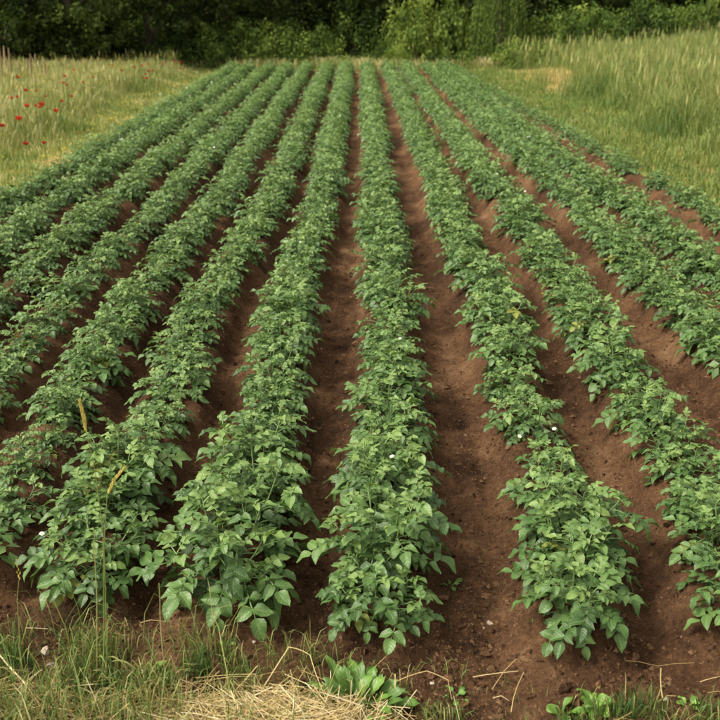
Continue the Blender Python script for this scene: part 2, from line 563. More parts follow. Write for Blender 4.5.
# crumbs of earth, too many to count
def clods():
    n = 170000
    y = 2.4 + 9.0 * rng.random(n) ** 2.1
    x = (rng.random(n) - .5) * (2.2 + .85 * y)
    ok = soil_mask(x, y)
    dmin = np.min([np.abs(x - row_x(k, y)) + 9 * (y < ROWS[k][2]) for k in ROW_ORDER], axis=0)
    ok &= rng.random(n) < (.25 + .75 * sst(.05, .25, dmin)) * (.45 + .55 * (vn(x, y, .35, 41) > -.2))
    x, y = x[ok], y[ok]
    n = len(x)
    s = np.clip(.0034 * np.exp(.62 * rng.normal(size=n)), .0015, .02)
    s *= 1 + .05 * (y - 3)
    base = np.array([[1, 0, -.3], [-1, 0, -.3], [0, 1, -.3], [0, -1, -.3], [0, 0, 1]], float)
    tri = np.array([[0, 2, 4], [2, 1, 4], [1, 3, 4], [3, 0, 4]])        # the buried underside is left open
    jit = 1 + .35 * rng.normal(size=(n, 5, 1))
    a = rng.random(n) * 6.28
    ca, sa = np.cos(a), np.sin(a)
    B = base[None] * jit * np.array([1, .8, .65])
    X = B[..., 0] * ca[:, None] - B[..., 1] * sa[:, None]
    Y = B[..., 0] * sa[:, None] + B[..., 1] * ca[:, None]
    V = np.stack([X, Y, B[..., 2]], -1) * s[:, None, None]
    V += np.stack([x, y, height(x, y) + s * .35], -1)[:, None, :]
    T = (tri[None] + 5 * np.arange(n)[:, None, None]).reshape(-1, 3)
    tn = np.repeat(np.clip(.8 + .6 * rng.normal(size=n), -.2, 2.2), 5)
    o = link("soil_crumbs", mk("soil_crumbs", V.reshape(-1, 3), None, T, tn, None, False, M_SOIL))
    c, r_ = [], np.random.default_rng(43)
    g = G()
    for _ in range(1600):
        y = 2.75 + 7 * r_.random() ** 1.5
        x = (r_.random() - .5) * (2.2 + .85 * y)
        if min(abs(x - float(row_x(k, y))) + 9 * (y < ROWS[k][2]) for k in ROW_ORDER) < .1 and r_.random() < .7:
            continue
        s = float(np.clip(.011 * math.exp(.4 * r_.normal()), .006, .03))
        th = np.linspace(-1.5, 1.5, 5)
        g2 = G()
        tube(g2, np.stack([0 * th, 0 * th, .7 * s * np.sin(th)], -1), s * np.cos(th) + .0004, 7, float(np.clip(.6 + .3 * r_.normal(), 0, 1.3)))
        V, Q, T, cc, l = g2.arrays()
        V = V * (1 + .2 * r_.normal(size=(len(V), 1))) * np.array([1.2, .85, 1]) @ rot('z', r_.uniform(0, 6)).T
        g.add(V + np.array([x, y, float(height(x, y)) + s * .2]), Q, None, cc)
    tag(link("soil_clods", g.mesh("soil_clods", M_SOIL, False)), "larger broken clods of brown earth lying in the furrows", "soil", kind="stuff")
    tag(o, "loose brown crumbs of earth strewn over the furrows", "soil", kind="stuff")


clods()


# ------------------------------------------------------------------ trees, bushes behind the field
def leaf_cloud(centres, radii, per, size, tint_c, r, flat=.75, tj=.12):
    """small folded leaves spread through clumps: returns V, T, tint"""
    n = len(centres) * per
    c = np.repeat(centres, per, 0)
    rr = np.repeat(radii, per)[:, None]
    d = r.normal(size=(n, 3))
    d /= np.linalg.norm(d, axis=1)[:, None]
    p = c + d * rr * (r.random((n, 1)) ** .45) * np.array([1, 1, flat])
    nrm = d * .7 + r.normal(size=(n, 3)) * .6 + np.array([0, 0, .7])
    nrm /= np.linalg.norm(nrm, axis=1)[:, None]
    ax = np.cross(nrm, r.normal(size=(n, 3)))
    ax /= np.linalg.norm(ax, axis=1)[:, None] + 1e-9
    bx = np.cross(nrm, ax)
    s = (size * (.65 + .7 * r.random(n)))[:, None]
    V = np.empty((n, 4, 3))
    V[:, 0] = p - ax * s * .5
    V[:, 1] = p + bx * s * .3 + nrm * s * .10
    V[:, 2] = p + ax * s * .55 - nrm * s * .08
    V[:, 3] = p - bx * s * .3 + nrm * s * .10
    i = np.arange(n)[:, None] * 4
    T = np.concatenate([np.concatenate([i, i + 2, i + 1], 1), np.concatenate([i, i + 3, i + 2], 1)])
    t = np.repeat(np.repeat(tint_c, per) + tj * r.normal(size=n), 4)
    return V.reshape(-1, 3), T, t


def make_tree_mesh(seed, H, Wd, base, nclump, per, leaf, tmean=.45):
    r = np.random.default_rng(seed)
    g = G()
    pts = [(0, 0, -.1)]
    for i in range(1, 6):
        pts.append((pts[-1][0] + .12 * r.normal(), pts[-1][1] + .12 * r.normal(), H * .8 * i / 5))
    rad = np.linspace(.2, .05, 6) * H / 7
    tube(g, pts, rad, 8, .5)
    cs, rs = [], []
    for i in range(nclump):
        while True:
            q = r.uniform(-1, 1, 3)
            m = np.linalg.norm(q)
            if .35 < m < 1:
                break
        z = base + (q[2] * .5 + .5) ** 1.45 * (H - base)
        wz = Wd * (.72 + .28 * math.sin(math.pi * min(1, (z - base) / (H - base) * .9 + .15)))
        a = r.uniform(0, 6.28)
        rr = wz * math.sqrt(q[0] ** 2 + q[1] ** 2) ** .8
        cs.append((rr * math.cos(a), rr * math.sin(a), z))
        rs.append(r.uniform(.28, .6) * Wd / 2.6)
    cs, rs = np.array(cs), np.array(rs)
    # limbs reach out to some clumps
    pa = np.array(pts)
    for c in cs[:22]:
        zt = max(.5, c[2] - .6 - .3 * np.linalg.norm(c[:2]))
        st = np.array([np.interp(zt, pa[:, 2], pa[:, 0]), np.interp(zt, pa[:, 2], pa[:, 1]), zt])
        mid = (st + c) / 2 + np.array([0, 0, .15])
        tube(g, [st, mid, c], [.05, .03, .012], 5, .5)
    trunk = g.mesh("trunk", M_BARK)
    V, T, t = leaf_cloud(cs, rs, per, leaf, tmean + .16 * r.normal(size=nclump), r)
    crown = mk("crown", V, None, T, t, None, True, M_TREE)
    return trunk, crown


TREES = [make_tree_mesh(101, 8.0, 2.8, .5, 150, 120, .15), make_tree_mesh(102, 7.2, 3.0, .25, 150, 120, .15, .28), make_tree_mesh(103, 9.0, 2.8, .7, 160, 120, .16, .5)]


def tree(var, x, y, s, rz, label):
    z = float(height(x, y)) - .05
    o = link("broadleaf_tree", None, None, (x, y, z))
    o.rotation_euler.z = rz
    o.scale = (s, s, s)
    link("trunk", TREES[var][0], o)
    link("crown", TREES[var][1], o)
    return tag(o, label, "tree", "trees of the dark wood")


def WX(px, Y):
    """x of the vertical plane seen at column px, Y metres out (near eye level)"""
    return (px - 367) * (Y * _ct + .9) / FPX


tree(0, WX(75, 35.5), 35.5, .95, .4, "tree with lighter hanging boughs over the poppy meadow")
tree(1, WX(-20, 35), 35, 1.0, 2.0, "dark tree at the left edge above the dead stalks")
tree(1, WX(150, 37.5), 37.5, .9, 4.1, "dense dark tree right of the lighter bough, behind poppy meadow")
tree(2, WX(208, 40), 40, .95, 1.2, "dark tree with brownish gloom under it, behind the left bushes")
tree(0, WX(275, 42), 42, .95, 5.0, "dark tree behind the lighter green bush beyond the row ends")
tree(1, WX(345, 42.5), 42.5, 1.0, .9, "shadowy tree straight behind the end of the middle row")
tree(2, WX(425, 42.5), 42.5, .95, 3.3, "dark tree rising behind the big rounded bush")
tree(1, WX(500, 42), 42, 1.0, 5.5, "dark tree behind the drooping grey-green willow")
tree(0, WX(570, 43), 43, 1.0, 2.6, "shadowy tree behind the left shrubs of the grassy rise")
tree(1, WX(640, 43), 43, 1.0, 1.4, "dark tree behind the middle shrubs of the grassy rise")
tree(2, WX(715, 42), 42, 1.0, .2, "dark tree in the top right corner above the tall grass")
n_back = 0
for i, px in enumerate(range(-60, 820, 62)):
    Yb = 47.5 + (i % 2) * 1.5
    tree(i % 3, WX(px + 9 * math.sin(i * 2.3), Yb), Yb, 1.05 + .1 * math.sin(i * 1.7), i * 1.1,
         "tree hidden deep in the dark wood, %s from the left in its back line" % nth(i + 1))


def make_bush_mesh(seed, nclump, per, leaf, tmean, hw=1.0):
    r = np.random.default_rng(seed)
    cs, rs = [], []
    for i in range(nclump):
        a = r.uniform(0, 6.28)
        el = math.asin(r.uniform(0, 1))
        m = r.uniform(.45, 1.0)
        cs.append((m * math.cos(a) * math.cos(el), m * math.sin(a) * math.cos(el), .08 + m * math.sin(el) * hw))
        rs.append(r.uniform(.15, .32))
    cs, rs = np.array(cs), np.array(rs)
    V, T, t = leaf_cloud(cs, rs, per, leaf, tmean + .22 * r.normal(size=nclump), r, .85)
    fol = mk("foliage", V, None, T, t, None, True, M_BUSH)
    g = G()
    for i in range(9):
        c = cs[i]
        tube(g, [(c[0] * .1, c[1] * .1, -.1), (c[0] * .45, c[1] * .45, c[2] * .6), c], [.02, .015, .006], 5, .5)
    return fol, g.mesh("stems", M_BARK)


BUSHES = [make_bush_mesh(201, 60, 60, .085, .45), make_bush_mesh(202, 62, 66, .075, .56), make_bush_mesh(203, 55, 64, .085, .3), make_bush_mesh(204, 75, 70, .065, .74)]


def bush(var, px, Y, w, h, rz, label, d=None):
    x = WX(px, Y)
    o = link("bush", None, None, (x, Y, float(height(x, Y)) - .03))
    o.rotation_euler.z = rz
    o.scale = (w / 2, (d or w) / 2, h)
    link("foliage", BUSHES[var][0], o)
    link("stem", BUSHES[var][1], o)
    return tag(o, label, "bush", "bushes along the far hedge")


bush(2, 195, 37.4, 3.2, 1.45, .3, "dark low bush at the corner where poppy meadow meets the wood")
bush(0, 238, 37.6, 2.8, 1.7, 1.3, "leafy mid-green bush beyond the ends of the left rows")
bush(1, 283, 38.2, 3.0, 1.75, 2.2, "lighter green bush left of the gap with brown bank")
bush(0, 318, 39.2, 2.2, 1.5, .7, "small bush above the brown bank at the field's end")
bush(2, 356, 40.5, 2.6, 2.2, 3.9, "dark bush in the gap left of the big rounded bush")
bush(3, 420, 38.4, 2.8, 2.7, .2, "big rounded yellow-green bush at the end of the right rows")
bush(0, 452, 38.8, 2.4, 2.6, 2.9, "darker right half of the big bush pair at the field's end")
bush(2, 145, 38.5, 3.2, 1.7, .3, "deep green bush under the dense tree behind poppies")
bush(2, 95, 37.5, 3.0, 1.3, 1.9, "dark undergrowth bush below the lighter hanging boughs")
bush(2, 30, 36.3, 3.0, 1.2, 5.9, "black-green bush behind the row of dead stalks")
bush(1, 560, 38.5, 3.2, 2.0, 5.1, "grey-green shrub standing above pale tall grass, right of the willow")
bush(2, 610, 36.5, 3.6, 1.5, 4.4, "dark green shrub in the middle of the grassy rise")
bush(0, 660, 37, 3.4, 1.6, .5, "feathery shrub right of the dark shrub on the rise")
bush(2, 725, 38.5, 3.2, 1.2, 1.2, "dark shrub at the right picture edge below the shade")
bush(2, 385, 38.2, 1.4, .9, 2.0, "small dark bush at the foot of the big rounded bush")
bush(2, 480, 39.5, 2.6, 1.8, 5.0, "shaded bush behind the willow's hanging twigs")


for px, Y, w, h, v, lab in [(262, 37.0, 1.3, .75, 1, "low green bush spilling over the ends of the left rows"), (300, 37.3, 1.6, .6, 0, "low shrub on the brown bank left of the gap"),
                            (340, 37.6, 1.2, .5, 1, "tiny shrub on the bank straight beyond the middle rows"), (398, 37.2, 1.3, .85, 3, "light green shrub at the left foot of the big rounded bush"),
                            (470, 37.0, 1.5, .8, 0, "low bush under the willow's hanging twigs"), (440, 37.1, 1.4, .7, 2, "low dark bush at the right foot of the big rounded bush"),
                            (523, 35.5, 2.2, 1.1, 1, "pale green shrub where the grass verge meets the willow"), (170, 36.4, 1.8, .9, 0, "low bush at the back of the poppy meadow's right end"),
                            (222, 36.6, 1.7, .85, 2, "low dark bush at the far left corner of the crop"), (585, 35.6, 2.4, 1.9, 0, "leafy shrub rising from the tall grass left of the dark shrub"),
                            (640, 35.2, 2.6, 2.1, 2, "dark rounded shrub rising from the tall grass on the right"), (690, 36.0, 2.2, 2.0, 1, "light shrub above the tall grass near the right edge")]:
    bush(v, px, Y, w, h, px * .7, lab)
for i, px in enumerate(range(-70, 830, 56)):
    bush(2 if i % 3 else 0, px + 8 * math.sin(i * 1.9), 44.6 + .8 * math.sin(i * 2.7), 4.2, 2.7 + .4 * math.sin(i * 1.3), i * 1.3,
         "shaded undergrowth bush between the wood's trees, %s from the left" % nth(i + 1))


def willow():
    r = np.random.default_rng(55)
    px, Y = 497, 37.6
    x = WX(px, Y)
    o = link("willow_tree", None, None, (x, Y, float(height(x, Y)) - .05))
    g = G()
    tube(g, [(0, 0, 0), (.08, .05, 1.2), (-.05, .1, 2.6), (.1, .1, 3.8)], [.12, .1, .08, .04], 7, .5)
    link("trunk", g.mesh("trunk", M_BARK), o)
    g = G()
    for i in range(190):
        a, m = r.uniform(0, 6.28), r.uniform(.25, 1.05)
        top = np.array([m * math.cos(a) * .9, m * math.sin(a) * .9, r.uniform(2.2, 4.0)])
        L = top[2] - .35 if r.random() < .45 else r.uniform(1.0, 2.3)
        n = 34
        s = np.linspace(0, 1, n)
        pts = top + np.stack([.15 * s * math.cos(a), .15 * s * math.sin(a), -L * s], -1)
        tube(g, pts[::6], .005, 3, .25)
        for k in range(n):
            b = r.uniform(0, 6.28)
            d = np.array([math.cos(b) * .5, math.sin(b) * .5, -1])
            d /= np.linalg.norm(d)
            w = np.array([-math.sin(b), math.cos(b), 0])
            l = r.uniform(.1, .17)
            p = pts[k]
            g.add([p, p + d * l * .5 + w * .014, p + d * l, p + d * l * .5 - w * .014], None, [[0, 1, 2], [0, 2, 3]], .5 + .2 * r.normal())
    link("crown", g.mesh("crown", M_BUSH), o)
    tag(o, "grey-green willow with drooping twigs right of the big rounded bush", "tree")


willow()


# ------------------------------------------------------------------ meadow grass (uncountable)
def blades(x, y, z, h, w, lean, tint, r, seed_tip=0.0):
    n = len(x)
    a = r.random(n) * 6.283
    face = r.random(n) * 6.283
    dx, dy = np.cos(a) * lean * h, np.sin(a) * lean * h
    wx, wy = np.cos(face) * w * .5, np.sin(face) * w * .5
    V = np.empty((n, 7, 3))
    p = np.stack([x, y, z - .01], -1)
    ww = np.stack([wx, wy, 0 * wx], -1)
    m1 = p + np.stack([dx * .15, dy * .15, h * .45], -1)
    m2 = p + np.stack([dx * .5, dy * .5, h * .8], -1)
    tip = p + np.stack([dx, dy, h * (1 - .35 * np.minimum(lean, 1))], -1)
    V[:, 0], V[:, 1] = p - ww * .8, p + ww * .8
    V[:, 2], V[:, 3] = m1 - ww, m1 + ww
    V[:, 4], V[:, 5] = m2 - ww * .7, m2 + ww * .7
    V[:, 6] = tip
    i = np.arange(n)[:, None] * 7
    Q = np.concatenate([np.concatenate([i, i + 1, i + 3, i + 2], 1), np.concatenate([i + 2, i + 3, i + 5, i + 4], 1)])
    T = np.concatenate([i + 4, i + 5, i + 6], 1)
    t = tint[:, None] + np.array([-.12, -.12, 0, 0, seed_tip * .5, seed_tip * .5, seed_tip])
    return V.reshape(-1, 3), Q, T, t.ravel()


def grass_object(name, lst, label, cat="grass"):
    g = G()
    for V, Q, T, t in lst:
        g.add(V, Q, T, t)
    o = link(name, g.mesh(name, M_GRASS))
    return tag(o, label, cat, kind="stuff")


def scatter(n, y0, y1, side, w_of_y):
    y = y0 + (y1 - y0) * rng.random(n) ** .8
    o = rng.random(n) * w_of_y(y)
    x = left_edge(y) - o if side < 0 else right_edge(y) + o
    return x, y, o


def meadows():
    # left
    x, y, o = scatter(68000, 8, 37.5, -1, lambda y: 3 + .22 * y)
    tall = sst(.9, 2.3, o + .5 * vn(x, y, 1.2, 51)) * sst(12.5, 17, y + .8 * vn(x, y, 2, 52)) * (.7 + .3 * sst(38, 30, y))
    pat = vn(x, y, 1.1, 53) * .5 + vn(x, y, .4, 54) * .5
    h = (.09 + .07 * rng.random(len(x))) * (1 - tall) + tall * (.48 + .28 * rng.random(len(x)) + .14 * pat)
    tint = .47 + .11 * tall + .26 * pat + .16 * rng.normal(size=len(x))
    keep = rng.random(len(x)) > bare_at(x, y) * .8
    x, y, h, tint, tall = x[keep], y[keep], h[keep], tint[keep], tall[keep]
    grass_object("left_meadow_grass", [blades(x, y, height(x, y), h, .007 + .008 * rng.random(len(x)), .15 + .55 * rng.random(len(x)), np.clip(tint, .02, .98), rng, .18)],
                 "pale yellow-green meadow grass with poppies left of the crop")
    # yellow flower heads in the left meadow
    m = 900
    x, y, o = scatter(m, 11, 36, -1, lambda y: 3 + .22 * y)
    z = height(x, y) + .1 + .5 * sst(1.1, 2.2, o) * sst(12, 17, y)
    s = .012 + .012 * rng.random(m)
    cs = np.stack([x, y, z], -1)
    V, T, t = leaf_cloud(cs, s, 4, .03, np.full(m, .5), rng)
    tag(link("yellow_meadow_flowers", mk("yellow_meadow_flowers", V, None, T, t, None, True, M_YFLOW)), "tiny yellow flower heads dotted through the left meadow", "flowers", kind="stuff")
    # right
    x, y, o = scatter(105000, 7, 38, 1, lambda y: 2.5 + .27 * y)
    lim = 1.25 + .25 * sst(16, 9, y)
    tall = sst(lim, lim + .9, o + .5 * vn(x, y, 1.3, 61))
    pat = vn(x, y, 1.4, 63) * .5 + vn(x, y, .45, 64) * .5
    h = (.10 + .10 * rng.random(len(x)) + .05 * pat) * (1 - tall) + tall * (.6 + .4 * rng.random(len(x)) + .2 * pat)
    tint = .27 + .12 * tall + .26 * pat + .14 * rng.normal(size=len(x))
    keep = rng.random(len(x)) > bare_at(x, y) * 1.25
    x, y, h, tint, tall = x[keep], y[keep], h[keep], tint[keep], tall[keep]
    st = .25 * tall
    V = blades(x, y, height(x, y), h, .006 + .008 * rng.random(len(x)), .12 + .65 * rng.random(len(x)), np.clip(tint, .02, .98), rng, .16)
    grass_object("right_meadow_grass", [V], "green grass verge rising into tall feathery grass right of the crop")
    # feathery pale seed stalks standing over the tall grass
    for side, n, y0, hh, tm, w0, name, lab in ((1, 3000, 9, .95, .56, lambda y: 2.5 + .27 * y, "right_seed_stalks", "pale feathery seed heads standing over the right tall grass"),
                                    (-1, 2200, 14, .7, .66, lambda y: 3 + .22 * y, "left_seed_stalks", "straw-coloured seed heads standing over the poppy meadow")):
        x, y, o = scatter(n, y0, 37.5, side, w0)
        ok = (o > (1.5 if side > 0 else 1.4)) & (vn(x, y, 1.0, 67) > -.45)
        x, y = x[ok], y[ok]
        m = len(x)
        z = height(x, y)
        h = hh * (.75 + .45 * rng.random(m))
        a = rng.random(m) * 6.28
        lean = h * (.05 + .25 * rng.random(m))
        tip = np.stack([x + np.cos(a) * lean, y + np.sin(a) * lean, z + h], -1)
        bot = np.stack([x, y, z], -1)
        neck = bot * .25 + tip * .75
        wv = np.stack([-np.sin(a), np.cos(a), 0 * a], -1)
        V = np.stack([bot - wv * .003, bot + wv * .003, neck - wv * .003, neck + wv * .003,
                      neck * .6 + tip * .4 - wv * .016, neck * .6 + tip * .4 + wv * .016, tip - wv * .004, tip + wv * .004], 1)
        i = np.arange(m)[:, None] * 8
        Q = np.concatenate([np.concatenate([i + 2 * k, i + 2 * k + 1, i + 2 * k + 3, i + 2 * k + 2], 1) for k in range(3)])
        t = np.clip(tm + .12 * rng.normal(size=m), 0, 1)[:, None] + np.array([-.3, -.3, -.1, -.1, 0, 0, .05, .05])
        grass_object(name, [(V.reshape(-1, 3), Q, np.zeros((0, 3), int), t.ravel())], lab)
    # dry low grass on the bank beyond the row ends
    n = 9000
    x = -7 + 13 * rng.random(n)
    y = 36.0 + 2.6 * rng.random(n)
    h = .1 + .4 * rng.random(n)
    tint = .62 + .25 * vn(x, y, .9, 71) + .15 * rng.normal(size=n)
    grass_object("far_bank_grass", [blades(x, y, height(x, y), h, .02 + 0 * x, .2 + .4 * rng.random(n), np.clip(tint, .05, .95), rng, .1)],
                 "dry brownish grass on the bank beyond the row ends")


meadows()


# ------------------------------------------------------------------ poppies and dead stalks in the left meadow
def petal_mesh(L, W, cup, mat, tint, name="petal"):
    g = G()
    ns, nw = 4, 4
    t = np.linspace(0, 1, ns + 1)[:, None]
    u = np.linspace(-1, 1, nw + 1)[None, :]
    w = W * .5 * np.sin(np.pi * (.12 + .72 * t)) ** .7
    V = np.stack([L * t * np.cos(u * .35), w * u, cup * L * t ** 2 + .15 * w * u * u], -1).reshape(-1, 3)
    i = np.arange(ns)[:, None] * (nw + 1) + np.arange(nw)[None, :]
    Q = np.stack([i, i + nw + 1, i + nw + 2, i + 1], -1).reshape(-1, 4)
    g.add(V, Q, None, tint)
    return g.mesh(name, mat)


def ball_mesh(r, mat, name, sq=1.0, tint=.5):
    g = G()
    pts = np.stack([np.zeros(6), np.zeros(6), r * sq * np.sin(np.linspace(-1.5, 1.5, 6))], -1)
    tube(g, pts, r * np.cos(np.linspace(-1.5, 1.5, 6)) + 1e-4, 8, tint)
    return g.mesh(name, mat)


PP = [petal_mesh(.05, .075, .95, M_POPPY, .3 + .25 * i) for i in range(3)]
PCEN = ball_mesh(.01, M_DSTALK, "seed_capsule", 1.2, .0)
g = G()
tube(g, [(0, 0, -1), (.004, 0, -.5), (0, 0, 0)], .003, 4, .2)
PSTEM = g.mesh("stem", M_GRASS)
poppy_px = [(27, 107, 1.15), (42, 106, 1.35), (56, 112, 1.1), (19, 120, 1.3), (12, 99, .9), (72, 97, .85), (2, 127, 1.1), (26, 145, .9), (65, 77, 1.0),
            (46, 97, .7), (62, 102, .8), (122, 71, .9), (134, 68, .9), (83, 83, .75), (153, 71, .85), (174, 62, .9), (112, 66, .8), (93, 78, .75), (36, 92, .7), (44, 144, .7), (143, 78, .6)]
_r = np.random.default_rng(77)
for _ in range(16):
    _x = float(_r.uniform(2, 185))
    poppy_px.append((_x, float(_r.uniform(78 - .1 * _x, 128 - .3 * _x)), float(_r.uniform(.75, 1.15))))
poppy_px.sort()
for i, (px, py, s) in enumerate(poppy_px):
    x, y = P(px, py, .8)
    zt = .8
    o = link("poppy", None, None, (x, y, float(height(x, y))))
    hd = zt - float(height(x, y))
    link("stem", PSTEM, o, mw=Matrix.Translation((0, 0, hd)) @ Matrix.Diagonal((1, 1, hd, 1)))
    for k in range(4):
        link("petal", PP[(i + k) % 3], o, mw=Matrix.Translation((0, 0, hd)) @ Matrix.Rotation(k * 1.571 + i, 4, 'Z') @ Matrix.Rotation(-.25 + .2 * (k % 2), 4, 'Y') @ Matrix.Scale(s * .8, 4))
    link("seed_capsule", PCEN, o, mw=Matrix.Translation((0, 0, hd + .01)) @ Matrix.Scale(s, 4))
    big = "large bright" if s > 1.05 else "small"
    tag(o, "%s red poppy in the left meadow, %s poppy from the picture's left edge" % (big, nth(i + 1)), "poppy", "red poppies in the left meadow")

stalk_px = [(1, 47), (4, 42), (9, 45), (14, 47), (22, 60), (30, 58), (34, 53), (39, 54), (47, 56)]
for i, (px, pt) in enumerate(stalk_px):
    Y = 27.0 + .4 * math.sin(i * 2.1)
    x = WX(px, Y)
    D = Y * _ct + .9
    top = CAM_H - (pt + 3) * D * _ct / FPX
    z0 = float(height(x, Y))
    hh = top - z0
    g = G()
    tube(g, [(0, 0, -.02), (.008 * math.sin(i), .01, hh * .5), (.012 * math.sin(i * 1.7), 0, hh * .8), (.015 * math.sin(i * 1.3), .01, hh)], [.02, .02, .03, .014], 6, .45 + .4 * (i % 3) / 2)
    o = link("dead_stalk", g.mesh("dead_stalk", M_DSTALK), None, (x, Y, z0))
    tag(o, "tall brown dead plant stalk before the dark wood, %s from the picture's left edge" % nth(i + 1), "stalk", "dead stalks at the meadow's back")


# ------------------------------------------------------------------ potato plants
def leaflet(L, W, ns, nw, droop, cup, r):
    if ns == 1:                                # plain folded leaflet for the far rows
        V = np.array([[0, 0, 0], [.48, -.5 * W / L, cup * .2], [.48, 0, -droop * .22], [.48, .5 * W / L, cup * .2], [1, 0, -droop]]) * L
        return V, np.array([[0, 1, 2, 2], [0, 2, 3, 3], [1, 4, 2, 2], [2, 4, 3, 3]]), np.array([[0, 0], [-1, .48], [0, .48], [1, .48], [0, 1]], float)
    t = np.linspace(0, 1, ns + 1)[:, None]
    u = np.linspace(-1, 1, nw + 1)[None, :]
    w = W * .5 * (np.sin(np.pi * t ** .8) ** .66) * (1 - .12 * t)
    w = np.maximum(w, .0006)
    wav = .07 * L * np.sin(8.5 * t + 3 * u + r.uniform(0, 6)) * np.abs(u)
    X = L * t - .12 * L * np.abs(u) * (1 - t) * t
    V = np.stack([X + 0 * u, w * u, cup * w * np.abs(u) - droop * L * t ** 2 + wav], -1).reshape(-1, 3)
    i = np.arange(ns)[:, None] * (nw + 1) + np.arange(nw)[None, :]
    Q = np.stack([i, i + nw + 1, i + nw + 2, i + 1], -1).reshape(-1, 4)
    luv = np.stack([u + 0 * t, t + 0 * u], -1).reshape(-1, 2)
    return V, Q, luv


def compound_leaf(r, Lr, lf, a0, a1, tint, ns=5, nw=4, pairs=3, rachis=True):
    """a potato leaf: arched rachis with leaflet pairs and a larger end leaflet"""
    g = G()
    n = 9
    ang = np.linspace(a0, a1, n)
    step = Lr / (n - 1)
    pts = np.zeros((n, 3))
    for i in range(1, n):
        pts[i] = pts[i - 1] + step * np.array([math.cos(ang[i]), 0, math.sin(ang[i])])
    pts[:, 1] += np.linspace(0, 1, n) ** 2 * r.uniform(-.02, .02)
    if rachis:
        tube(g, pts[::2], np.linspace(.0028, .0014, 5), 3, tint + .15)
    ss = np.linspace(0, 1, n)

    def frame(s):
        p = np.array([np.interp(s, ss, pts[:, k]) for k in range(3)])
        a = np.interp(s, ss, ang)
        return p, np.array([math.cos(a), 0, math.sin(a)]), np.array([0, 1.0, 0]), np.array([-math.sin(a), 0, math.cos(a)])

    spec = []
    sp = {3: [(.40, .55), (.62, .82), (.83, .98)], 2: [(.48, .72), (.78, .95)], 1: [(.6, .8)]}[pairs]
    for s, k in sp:
        for sd_ in (-1, 1):
            spec.append((min(1, s + r.uniform(-.03, .03)), sd_, R(r.uniform(52, 75)) * sd_, k * r.uniform(.88, 1.12)))
    spec.append((1.0, 0, r.uniform(-.15, .15), 1.18))
    for s, sd_, A, k in spec:
        p, T, B, N = frame(s)
        L = lf * k
        V, Q, luv = leaflet(L, L * r.uniform(.62, .78), ns, nw, r.uniform(.05, .4), r.uniform(.2, .62), r)
        d = T * math.cos(A) + B * math.sin(A)
        side = -T * math.sin(A) + B * math.cos(A)
        roll = r.uniform(-.35, .35)
        tilt = r.uniform(-.15, .3)
        dd = d * math.cos(tilt) + N * math.sin(tilt)
        Nn = N * math.cos(tilt) - d * math.sin(tilt)
        s2 = side * math.cos(roll) + Nn * math.sin(roll)
        n2 = Nn * math.cos(roll) - side * math.sin(roll)
        W = p + V[:, :1] * dd + V[:, 1:2] * s2 + V[:, 2:3] * n2
        if ns == 1:
            g.add(W, None, Q[:, :3], tint + r.uniform(-.08, .08), luv)
        else:
            g.add(W, Q, None, tint + r.uniform(-.08, .08), luv)
    return g


def leaf_set(seed, ns, nw, nbig, nyoung, far=(3, 2, True, 1.0)):
    r = np.random.default_rng(seed)
    big = [compound_leaf(r, r.uniform(.10, .14), r.uniform(.043, .055) * far[3], R(r.uniform(8, 30)), R(r.uniform(-48, -10)), r.uniform(.22, .6), ns, nw, far[0], far[2]) for _ in range(nbig)]
    yng = [compound_leaf(r, r.uniform(.05, .075), r.uniform(.033, .046) * far[3], R(r.uniform(20, 40)), R(r.uniform(-30, 5)), r.uniform(.65, .95), ns, nw, far[1], far[2]) for _ in range(nyoung)]
    return big, yng


BIG, YNG = leaf_set(301, 5, 4, 14, 6)
BIGM = [g.mesh("leaf", M_LEAF) for g in BIG]
YNGM = [g.mesh("leaf", M_LEAF) for g in YNG]
OLDM = [BIG[i].mesh("leaf", M_YELLOWED) for i in (1, 5, 9)]
BIGA, YNGA = [g.arrays() for g in BIG], [g.arrays() for g in YNG]
LBIG, LYNG = leaf_set(302, 1, 1, 8, 4, (2, 1, False, 1.14))
LBIGA, LYNGA = [g.arrays() for g in LBIG], [g.arrays() for g in LYNG]


